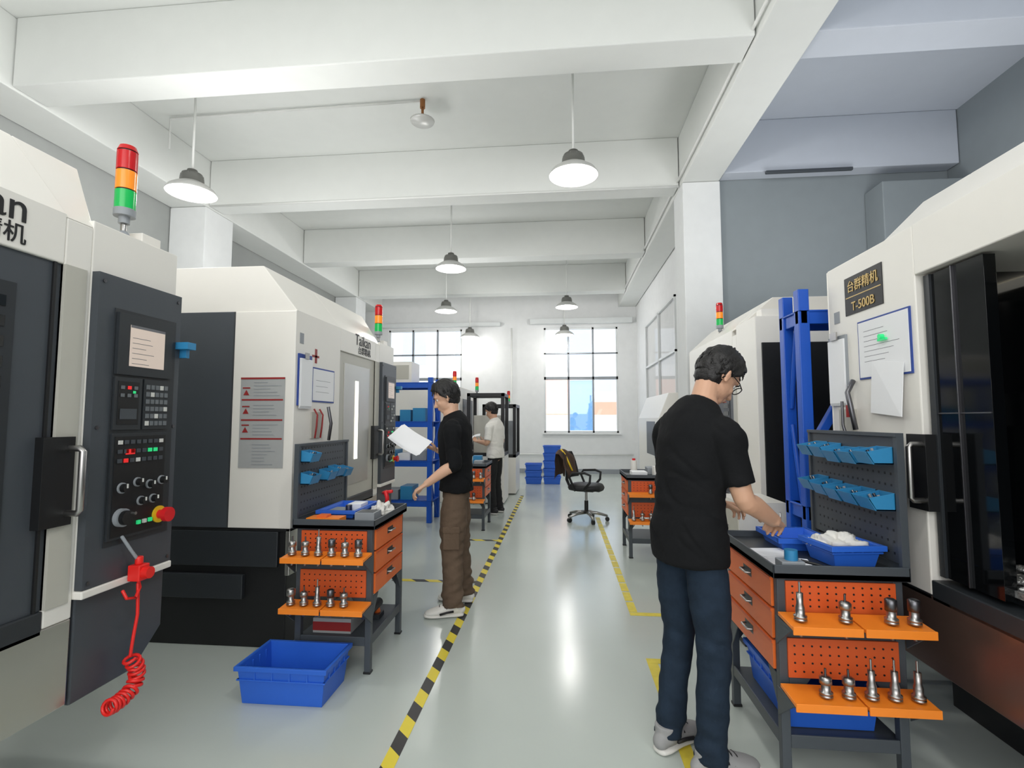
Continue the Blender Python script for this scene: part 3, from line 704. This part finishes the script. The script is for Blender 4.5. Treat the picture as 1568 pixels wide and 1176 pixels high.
def ellip(c,r,M=None,n=20,k=12):
    vs=[];fs=[]; c=V(c)
    for j in range(k+1):
        ph=math.pi*j/k; ph=min(max(ph,.05),math.pi-.05)
        for i in range(n):
            t=2*math.pi*i/n; p=V((r[0]*math.sin(ph)*math.cos(t),r[1]*math.sin(ph)*math.sin(t),r[2]*math.cos(ph)))
            vs.append(c+(M@p if M else p))
    for j in range(k):
        for i in range(n): fs.append((j*n+i,(j+1)*n+i,(j+1)*n+(i+1)%n,j*n+(i+1)%n))
    fs.append(tuple(range(n))[::1]); fs.append(tuple(range(k*n+n-1,k*n-1,-1)))
    return vs,fs
def fuse(name,parts,voxel,smooth,mat,T,parent,disp=None):
    vs=[];fs=[]
    for pv,pf in parts:
        o=len(vs); vs+=[V(p) for p in pv]; fs+=[[i+o for i in f] for f in pf]
    me=bpy.data.meshes.new('tmp'); me.from_pydata(vs,[],fs)
    ob=bpy.data.objects.new('tmp',me); COL.objects.link(ob)
    r=ob.modifiers.new('r','REMESH'); r.mode='VOXEL'; r.voxel_size=voxel; r.adaptivity=0
    if smooth: sm=ob.modifiers.new('s','SMOOTH'); sm.iterations=smooth; sm.factor=.5
    dg=bpy.context.evaluated_depsgraph_get(); dg.update()
    m2=bpy.data.meshes.new_from_object(ob.evaluated_get(dg)); bpy.data.objects.remove(ob); bpy.data.meshes.remove(me)
    m2.name=name
    if disp:
        nr=[v.normal.copy() for v in m2.vertices]
        for v,nn in zip(m2.vertices,nr): v.co+=nn*disp(v.co)
    m2.transform(T); m2.materials.clear(); m2.materials.append(MATS[mat])
    m2.polygons.foreach_set('use_smooth',[True]*len(m2.polygons)); m2.polygons.foreach_set('material_index',[0]*len(m2.polygons)); m2.update()
    o2=bpy.data.objects.new(name,m2); COL.objects.link(o2); o2.parent=parent; return o2
def hand(Wp,D,N,S,curl=(25,35,25),sc=1.0,thumb_in=.3):
    D=D.normalized(); S=(S-D*S.dot(D)).normalized(); N0=D.cross(S); N0=N0 if N0.dot(N)>0 else -N0
    parts=[limb([Wp-D*.02,Wp+D*.02*sc,Wp+D*.055*sc,Wp+D*.088*sc],[(.024,.019),(.032,.016),(.041,.0145),(.038,.012)],3,16,True,hint=S)]
    Ls=[.072,.082,.076,.060]; offs=[.030,.010,-.010,-.029]
    for i in range(4):
        N=N0.copy()
        p=Wp+D*(.084-.003*abs(i-1))*sc+S*offs[i]*sc; d=(D+S*(offs[i]*2.0)).normalized(); pts=[p-d*.02,p]
        for k,fr in enumerate((.45,.3,.25)):
            a=math.radians(curl[k]+i*3); d=(d*math.cos(a)+N*math.sin(a)).normalized(); p=p+d*Ls[i]*fr*sc
            pts.append(p); N=(N-d*N.dot(d)).normalized()
        parts.append(limb(pts,[.0085*sc,.009*sc,.0085*sc,.0078*sc,.0068*sc],2,10,True))
    N=N0
    p=Wp+D*.022*sc+S*.026*sc; d=(D*.6+S*.65+N*thumb_in).normalized(); pts=[p-d*.01,p+d*.035*sc]
    d2=(D*.85+S*.15+N*(thumb_in+.1)).normalized(); q=pts[-1]+d2*.032*sc; pts.append(q); pts.append(q+(D+N*.2-S*.1).normalized()*.024*sc)
    parts.append(limb(pts,[.014*sc,.0115*sc,.010*sc,.008*sc],2,10,True))
    return parts
def person(name,pos,phi,P):
    root=empty(name)
    T=Matrix.Translation((pos[0],pos[1],0))@Matrix.Rotation(phi,4,'Z')@Matrix.Scale(P.get('scale',1),4)
    vox=P.get('vox',.006)
    lean=P.get('lean',.0)
    def sp(z):
        k=max(0,(z-.95))/.5
        return lean*k*k
    AX=V((0,1,0)); bw=P.get('shirtw',1.0)
    torso=[V((-.005,0,.90)),V((sp(1.0),0,1.0)),V((sp(1.1)-.005,0,1.12)),V((sp(1.25),0,1.26)),V((sp(1.36)-.01,0,1.35)),V((sp(1.42)-.015,0,1.42)),V((sp(1.5),0,1.48))]
    tr=[(.145*bw,.098),(.14*bw,.095),(.140*bw,.098),(.160*bw,.11),(.165*bw,.102),(.115,.08),(.058,.058)]
    parts=[limb(torso,tr,4,28,True,hint=AX)]
    hc=V(P['head']); tilt=P.get('tilt',0); hyaw=P.get('hyaw',0)
    HM=Matrix.Rotation(hyaw,3,'Z')@Matrix.Rotation(tilt,3,'Y')
    h=lambda x,y,z: hc+HM@V((x,y,z))
    parts.append(limb([V((sp(1.45)-.01,0,1.41)),V((sp(1.5),0,1.48)).lerp(h(-.02,0,-.09),.4),h(-.02,0,-.06)],[.062,.055,.053],4,18,True))
    hd=[ellip(h(-.012,0,.022),(.098,.077,.096),HM),ellip(h(.028,0,-.035),(.062,.060,.078),HM),ellip(h(.056,0,-.085),(.030,.034,.026),HM),
        ellip(h(.01,0,-.07),(.062,.056,.045),HM),ellip(h(.072,0,.028),(.018,.052,.018),HM),
        ellip(h(.060,.034,-.03),(.022,.020,.022),HM),ellip(h(.060,-.034,-.03),(.022,.020,.022),HM)]
    hd.append(limb([h(.084,0,.008),h(.098,0,-.018),h(.106,0,-.034)],[.008,.010,.013],3,12)); hd.append(ellip(h(.094,.011,-.038),(.010,.008,.008),HM)); hd.append(ellip(h(.094,-.011,-.038),(.010,.008,.008),HM))
    hd.append(ellip(h(.088,0,-.062),(.009,.022,.006),HM)); hd.append(ellip(h(.086,0,-.072),(.009,.019,.006),HM))
    for sy in (1,-1):
        E=HM@Matrix.Rotation(sy*.35,3,'Z')
        hd.append(ellip(h(-.008,sy*.079,-.012),(.015,.006,.028),E)); hd.append(ellip(h(-.004,sy*.079,-.034),(.009,.006,.011),E))
        hd.append(ellip(h(-.015,sy*.084,-.006),(.008,.005,.022),E))
    parts+=hd
    sx=P.get('shx',.172)
    for sd in ('L','R'):
        sg=1 if sd=='L' else -1
        sh=V((sp(1.36)-.01,sg*sx,1.355)); el=V(P['elbow'+sd]); wr=V(P['wrist'+sd])
        inn=V((sp(1.38)-.01,sg*.10,1.37))
        m1=sh.lerp(el,.45); m2=el.lerp(wr,.35)
        parts.append(limb([inn,sh,m1,el,m2,wr],[.044,.047,.045,.040,.041,(.029,.022)],4,18,True))
        D=V(P['hand'+sd])-wr
        parts+=hand(wr+D.normalized()*.005,D,V(P['palm'+sd]),V(P['thumb'+sd]),curl=P.get('curl'+sd,(20,35,25)))
    legs=[]
    for sd in ('L','R'):
        sg=1 if sd=='L' else -1
        hp=V((0,sg*.085,.90)); kn=V(P['knee'+sd]); an=V(P['ank'+sd])
        legs.append((hp,kn,an)); parts.append(limb([hp,hp.lerp(kn,.5),kn,kn.lerp(an,.35),an],[.070,.068,.053,.053,.038],4,18,True))
    fuse('body',parts,P.get('skinvox',.0055),3,P.get('skin','skin'),T,root)
    e=B('eyes_brows',T)
    for sy in (1,-1):
        c=h(.066,sy*.031,.003); e.sph(c,.0125,'eye_white',12,8); e.sph(h(.0745,sy*.032,.002),.0058,'black',10,6)
        e.tube([h(.088,sy*.014,.022),h(.092,sy*.030,.027),h(.083,sy*.048,.023)],[.0025,.0035,.002],'hair',8)
    e.tube([h(.0965,.018,-.066),h(.0995,0,-.067),h(.0965,-.018,-.066)],.0025,'lips',8)
    if P.get('glasses'):
        for sy in (1,-1):
            pts=[h(.098,sy*.034+.025*math.cos(t),.0+.019*math.sin(t)) for t in [2*math.pi*i/20 for i in range(20)]]
            e.tube(pts,.0022,'black',6,closed=True); e.tube([h(.098,sy*.059,.006),h(.06,sy*.078,.006),h(0,sy*.084,.004),h(-.015,sy*.084,-.01)],.0025,'black',6)
        e.tube([h(.098,.009,.004),h(.102,0,.006),h(.098,-.009,.004)],.0018,'black',6)
    e.build(root,bevel=0)
    vs=[];fs=[];n=96;k=64; c0=V((-.012,0,.022))
    hl=P.get('hair',1.0)
    for j in range(k+1):
        ph=math.pi*j/k
        for i in range(n):
            t=2*math.pi*i/n; d=V((math.cos(t)*math.sin(ph),math.sin(t)*math.sin(ph),math.cos(ph)))
            fx=d.x
            lim=-.72+1.16*max(0,min(1,(fx+.30)/1.0))**.9
            if abs(d.y)>.55 and fx>-.1 and fx<.45: lim-= .25*P.get('sideburn',1)
            q=(d.z-lim)/.14; q=max(0,min(1,q)); q=q*q*(3-2*q)
            nz=noise.noise(V((d.x*4,d.y*4,d.z*3)))*.006+noise.noise(V((math.cos(t)*9,math.sin(t)*9,d.z*1.6)))*.0045+noise.noise(V((math.cos(t)*26,math.sin(t)*26,d.z*2.5)))*.003
            th=(.012+.012*max(0,d.z)*hl+(.004 if fx>.3 else 0))
            a=.82+(.18)*q
            p=V((d.x*.098*a,d.y*.077*a,d.z*.096*a))+d*q*(th+nz)
            vs.append(h(*(c0+p)))
    for j in range(k):
        for i in range(n): fs.append((j*n+i,(j+1)*n+i,(j+1)*n+(i+1)%n,j*n+(i+1)%n))
    hb=B('hair',T); hb.add(vs,fs,'hair',True)
    ev,ef=ellip(h(-.037,0,-.030),(.062,.067,.064),HM,40,24); hb.add([p+(p-hc).normalized()*.006*noise.noise(p*70) for p in ev],ef,'hair',True)
    rnd=random.Random(5)
    for _ in range(420):
        t=rnd.uniform(0,2*math.pi); zz=rnd.uniform(-.25,1); rr=math.sqrt(1-zz*zz); d=V((math.cos(t)*rr,math.sin(t)*rr,zz))
        if d.x>.1 and d.z<.35: continue
        p=c0+V((d.x*.106,d.y*.086,d.z*.108)); tang=(V((d.x*.6+.1,d.y*.6,-1.0))+V((rnd.uniform(-1,1),rnd.uniform(-1,1),rnd.uniform(-.3,.3)))*.35); tang=(tang-d*tang.dot(d)).normalized()
        L=rnd.uniform(.015,.028)
        hb.tube([h(*p),h(*(p+tang*L*.5+d*.004)),h(*(p+tang*L+d*.001))],[.0035,.0028,.0006],'hair',5)
    hb.build(root,bevel=0)
    sl=P.get('sleeve',.75); hem=P.get('hem',.84)
    st=[V((.0,0,hem)),V((.0,0,.95)),V((sp(1.08),0,1.08)),V((sp(1.25),0,1.25)),V((sp(1.34)-.01,0,1.34)),V((sp(1.40)-.014,0,1.405)),V((sp(1.44)-.014,0,1.445)),V((sp(1.48)-.006,0,1.482))]
    srr=[(.184*bw,.134),(.178*bw,.130),(.168*bw,.125*bw),(.178*bw,.132),(.180*bw,.128),(.158,.112),(.112,.092),(.066,.070)]
    sp_=[limb(st,srr,5,32,False,hint=AX)]
    for sd in ('L','R'):
        sg=1 if sd=='L' else -1
        sh=V((sp(1.36)-.01,sg*sx,1.352)); el=V(P['elbow'+sd]); wr=V(P['wrist'+sd]); inn=V((sp(1.38)-.01,sg*.08,1.365))
        if sl<1: pts=[inn,sh,sh.lerp(el,.4),sh.lerp(el,sl)]; rr=[.062,.066,.063,.061]
        else: pts=[inn,sh,sh.lerp(el,.5),el,el.lerp(wr,sl-1)]; rr=[.062,.066,.060,.056,.050]
        sp_.append(limb(pts,rr,4,22,False))
    def dsh(p):
        q=V((p.x*5,p.y*5,p.z*7+p.y*4)); f=noise.noise(q)*.010+noise.noise(V((p.x*10+p.z*7,p.y*10,p.z*13)))*.006
        k=max(0,1-abs(p.z-1.05)/.25)
        g=abs(noise.noise(V((p.x*6+p.z*3,p.y*6-p.z*5,p.z*5))))
        r_=f-.007*max(0,.14-g)/.14*(.5+k)+k*noise.noise(V((p.x*4,p.y*4,p.z*24)))*.006
        return max(-.003,r_+.002)
    fuse('shirt',sp_,vox,7,P['shirt'],T,root,dsh)
    pw=P.get('pantw',1.0); pp=[limb([V((0,0,.97)),V((0,0,.92)),V((0,0,.84))],[(.142*bw,.098),(.148*bw,.104),(.146*bw,.106)],4,28,False,hint=AX)]
    for (hp,kn,an) in legs:
        h0=hp+V((0,0,-.02)); h0.y*=.9
        pp.append(limb([h0,hp.lerp(kn,.5),kn,kn.lerp(an,.5),kn.lerp(an,.93),kn.lerp(an,1.06)],[.082,.082*pw,.067*pw,.063*pw,.060*pw,.062*pw],5,22,False))
    def dp(p):
        a=.5+.9*max(0,min(1,(.35-p.z)/.3))+.5*max(0,1-abs(p.z-.5)/.12)
        if p.z>.78: a*=.4
        return (noise.noise(V((p.x*5,p.y*5,p.z*20+p.x*9)))*.010+noise.noise(V((p.x*12,p.y*12,p.z*30)))*.004)*a*P.get('fold',1)
    fuse('trousers',pp,vox,2,P['pants'],T,root,dp)
    if P.get('pockets'):
        k=B('cargo_pocket',T)
        for (hp,kn,an),sg in zip(legs,(1,-1)):
            c=hp.lerp(kn,.8)+V((0,sg*.084,0)); k.box(c.x-.06,c.x+.06,c.y-.008,c.y+.01,c.z-.08,c.z+.08,P['pants']); k.box(c.x-.063,c.x+.063,c.y-.01,c.y+.014,c.z+.04,c.z+.085,P['pants'])
        k.build(root,bevel=.006)
    for (hp,kn,an),sd in zip(legs,('L','R')):
        F=V(P.get('toe'+sd,(1,0,0))).normalized(); side=V((0,0,1)).cross(F); A=V((an.x,an.y,0))
        def q(f,z): return A+F*f+V((0,0,z))
        up=[limb([q(-.055,.05),q(-.02,.062),q(.05,.058),q(.11,.046),q(.165,.036),q(.19,.032)],[(.034,.036),(.042,.046),(.045,.042),(.050,.032),(.046,.024),(.034,.018)],4,20,True,hint=side),
            limb([q(-.02,.05),q(-.02,.11)],[.045,.047],3,18,False)]
        fuse('shoe_upper_'+sd,up,.006,2,P['shoe'],T,root)
        so=[limb([q(-.062,.016),q(-.03,.016),q(.04,.016),q(.11,.016),q(.17,.017),q(.2,.02)],[(.036,.016),(.043,.016),(.042,.016),(.052,.016),(.048,.016),(.034,.014)],4,20,True,hint=side)]
        fuse('shoe_sole_'+sd,so,.005,0,'shoe_white',T,root)
        tb=B('shoe_trim_'+sd,T)
        for f,z in ((.05,.098),(.075,.090),(.10,.08)):
            tb.tube([q(f,z-.03)+side*.043,q(f,z)+side*.018,q(f,z+.002),q(f,z)-side*.018,q(f,z-.03)-side*.043],.004,P.get('lace','shoe_black'),6)
        for s_ in (1,-1): tb.tube([q(.0,.05)+side*.046*s_,q(.05,.045)+side*.048*s_,q(.10,.035)+side*.052*s_],.008,P.get('lace','shoe_black'),8)
        tb.build(root,bevel=0)
    return root,T
PA,TA=person('man_in_black_tee',(.545,2.27),math.radians(32),dict(scale=1.015,lean=.09,head=(.20,0,1.60),tilt=.76,hyaw=-.15,glasses=True,shx=.162,
  elbowR=(.075,-.217,1.10),wristR=(.275,-.20,.99),handR=(.385,-.13,.965),palmR=(.0,.25,-1),thumbR=(.25,1,.2),curlR=(35,45,30),
  elbowL=(.10,.215,1.11),wristL=(.28,.12,1.02),handL=(.39,.06,1.0),palmL=(0,-.3,-1),thumbL=(.2,-1,.2),
  kneeL=(.03,.10,.48),ankL=(-.02,.12,.09),kneeR=(.03,-.09,.48),ankR=(-.0,-.09,.09),toeL=(1,.15,0),toeR=(1,-.25,0),
  shirt='tee_black',pants='jeans',shoe='shoe_grey',sleeve=.82,hem=.82,shirtw=.96,vox=.007,skinvox=.005))
PB,TB=person('man_in_black_shirt',(-.80,3.88),math.radians(186),dict(scale=.995,lean=.04,head=(.085,0,1.61),tilt=.45,hyaw=.05,
  elbowL=(.0,.225,1.11),wristL=(.19,.245,.97),handL=(.30,.25,.90),palmL=(-.3,0,-1),thumbL=(.2,-1,0),
  elbowR=(-.02,-.225,1.11),wristR=(.17,-.14,1.19),handR=(.26,-.09,1.23),palmR=(0,.4,1),thumbR=(.2,1,.3),curlR=(20,30,20),
  kneeL=(.02,.10,.48),ankL=(.0,.15,.09),kneeR=(-.01,-.10,.48),ankR=(-.05,-.15,.09),toeL=(1,.15,0),toeR=(1,-.2,0),
  shirt='tee_black',pants='trouser_brown',shoe='shoe_white',sleeve=1.12,hem=.89,pantw=1.26,fold=1.8,pockets=True,vox=.007,skinvox=.0055,skin='skin_pale'))
PC,TC=person('man_in_white_tee',(-1.0,7.78),math.radians(160),dict(scale=.97,lean=.03,head=(.07,0,1.61),tilt=.4,hair=1.0,
  elbowL=(.02,.235,1.11),wristL=(.22,.16,1.12),handL=(.32,.10,1.14),palmL=(0,-.3,1),thumbL=(.2,-1,.3),
  elbowR=(.0,-.235,1.11),wristR=(.20,-.14,1.12),handR=(.30,-.07,1.14),palmR=(0,.3,1),thumbR=(.2,1,.3),
  kneeL=(.02,.09,.48),ankL=(-.02,.11,.09),kneeR=(.02,-.09,.48),ankR=(-.02,-.11,.09),
  shirt='tee_white',pants='trouser_black',shoe='shoe_black',sleeve=.85,hem=.87,vox=.009,skinvox=.007,lace='shoe_black'))
def sheet(name,c,ax,ay,w,h,parent,k=3):
    b=B(name); ax=V(ax).normalized(); ay=V(ay); ay=(ay-ax*ay.dot(ax)).normalized(); nn=ax.cross(ay); c=V(c)
    for q in range(k):
        vs=[];fs=[];n=8
        for i in range(n+1):
            for j in range(n+1):
                u=i/n-.5;v=j/n-.5; vs.append(c+ax*(u*w+q*.006)+ay*(v*h-q*.008)+nn*(.020*math.sin((u+.5)*2.6)+.012*v+q*.003))
        for i in range(n):
            for j in range(n): a=i*(n+1)+j; fs.append((a,a+1,a+n+2,a+n+1))
        b.add(vs,fs,'paper',True)
    return b.build(parent,bevel=0)
sheet('paper_drawing',(-1.145,3.84,1.28),(-1,.05,.62),(.1,.6,.6),.27,.18,PB)
sheet('paper_note',tuple(TC@V((.36,.0,1.19))),(1,0,.3),(0,1,.2),.16,.12,PC,1)
b=B('pen',TA); b.tube([(.42,-.12,1.00),(.45,-.10,.90)],.004,'steel',8); b.build(PA,bevel=0)

# ------------------------------------------------------------------ lights/world/camera
w=bpy.data.worlds.new('World'); scene.world=w; w.use_nodes=True; bg=w.node_tree.nodes['Background']; bg.inputs[0].default_value=(.985,.99,1,1); bg.inputs[1].default_value=1.03
def area(name,loc,target,size,energy,col=(1,1,1)):
    l=bpy.data.lights.new(name,'AREA'); l.shape='RECTANGLE'; l.size=size[0]; l.size_y=size[1]; l.energy=energy; l.color=col
    o=bpy.data.objects.new(name,l); COL.objects.link(o); o.location=loc; o.rotation_euler=(V(target)-V(loc)).to_track_quat('-Z','Y').to_euler(); return o
area('rear_fill',(-.3,-3.5,3.2),(0,4,1.2),(6,3),165)  # added fill behind the camera, no fixture there
for i,(x,y,e) in enumerate([(-2.8,1.0,25),(-2.9,4.0,27),(-2.5,9.7,21),(2.5,1.6,29),(2.9,4.9,23),(-3.4,6.3,14)]):
    area('ceiling_fill',(x,y,2.56),(x+.001,y,6),(1.0,1.3),e)  # added fill above the machine roofs to brighten the ceiling, no fixtures
cam=bpy.data.cameras.new('camera'); co=bpy.data.objects.new('camera',cam); COL.objects.link(co); scene.camera=co
cam.sensor_width=36; cam.sensor_fit='HORIZONTAL'; cam.lens=775/1568*36; cam.clip_start=.02
co.location=(0,0,1.43); psi=math.atan(74/775*.9976); th=math.atan(54/775)
co.rotation_euler=(math.pi/2+th,0,psi)
scene.view_settings.view_transform='Standard'; scene.view_settings.look='None'; scene.view_settings.exposure=0.0
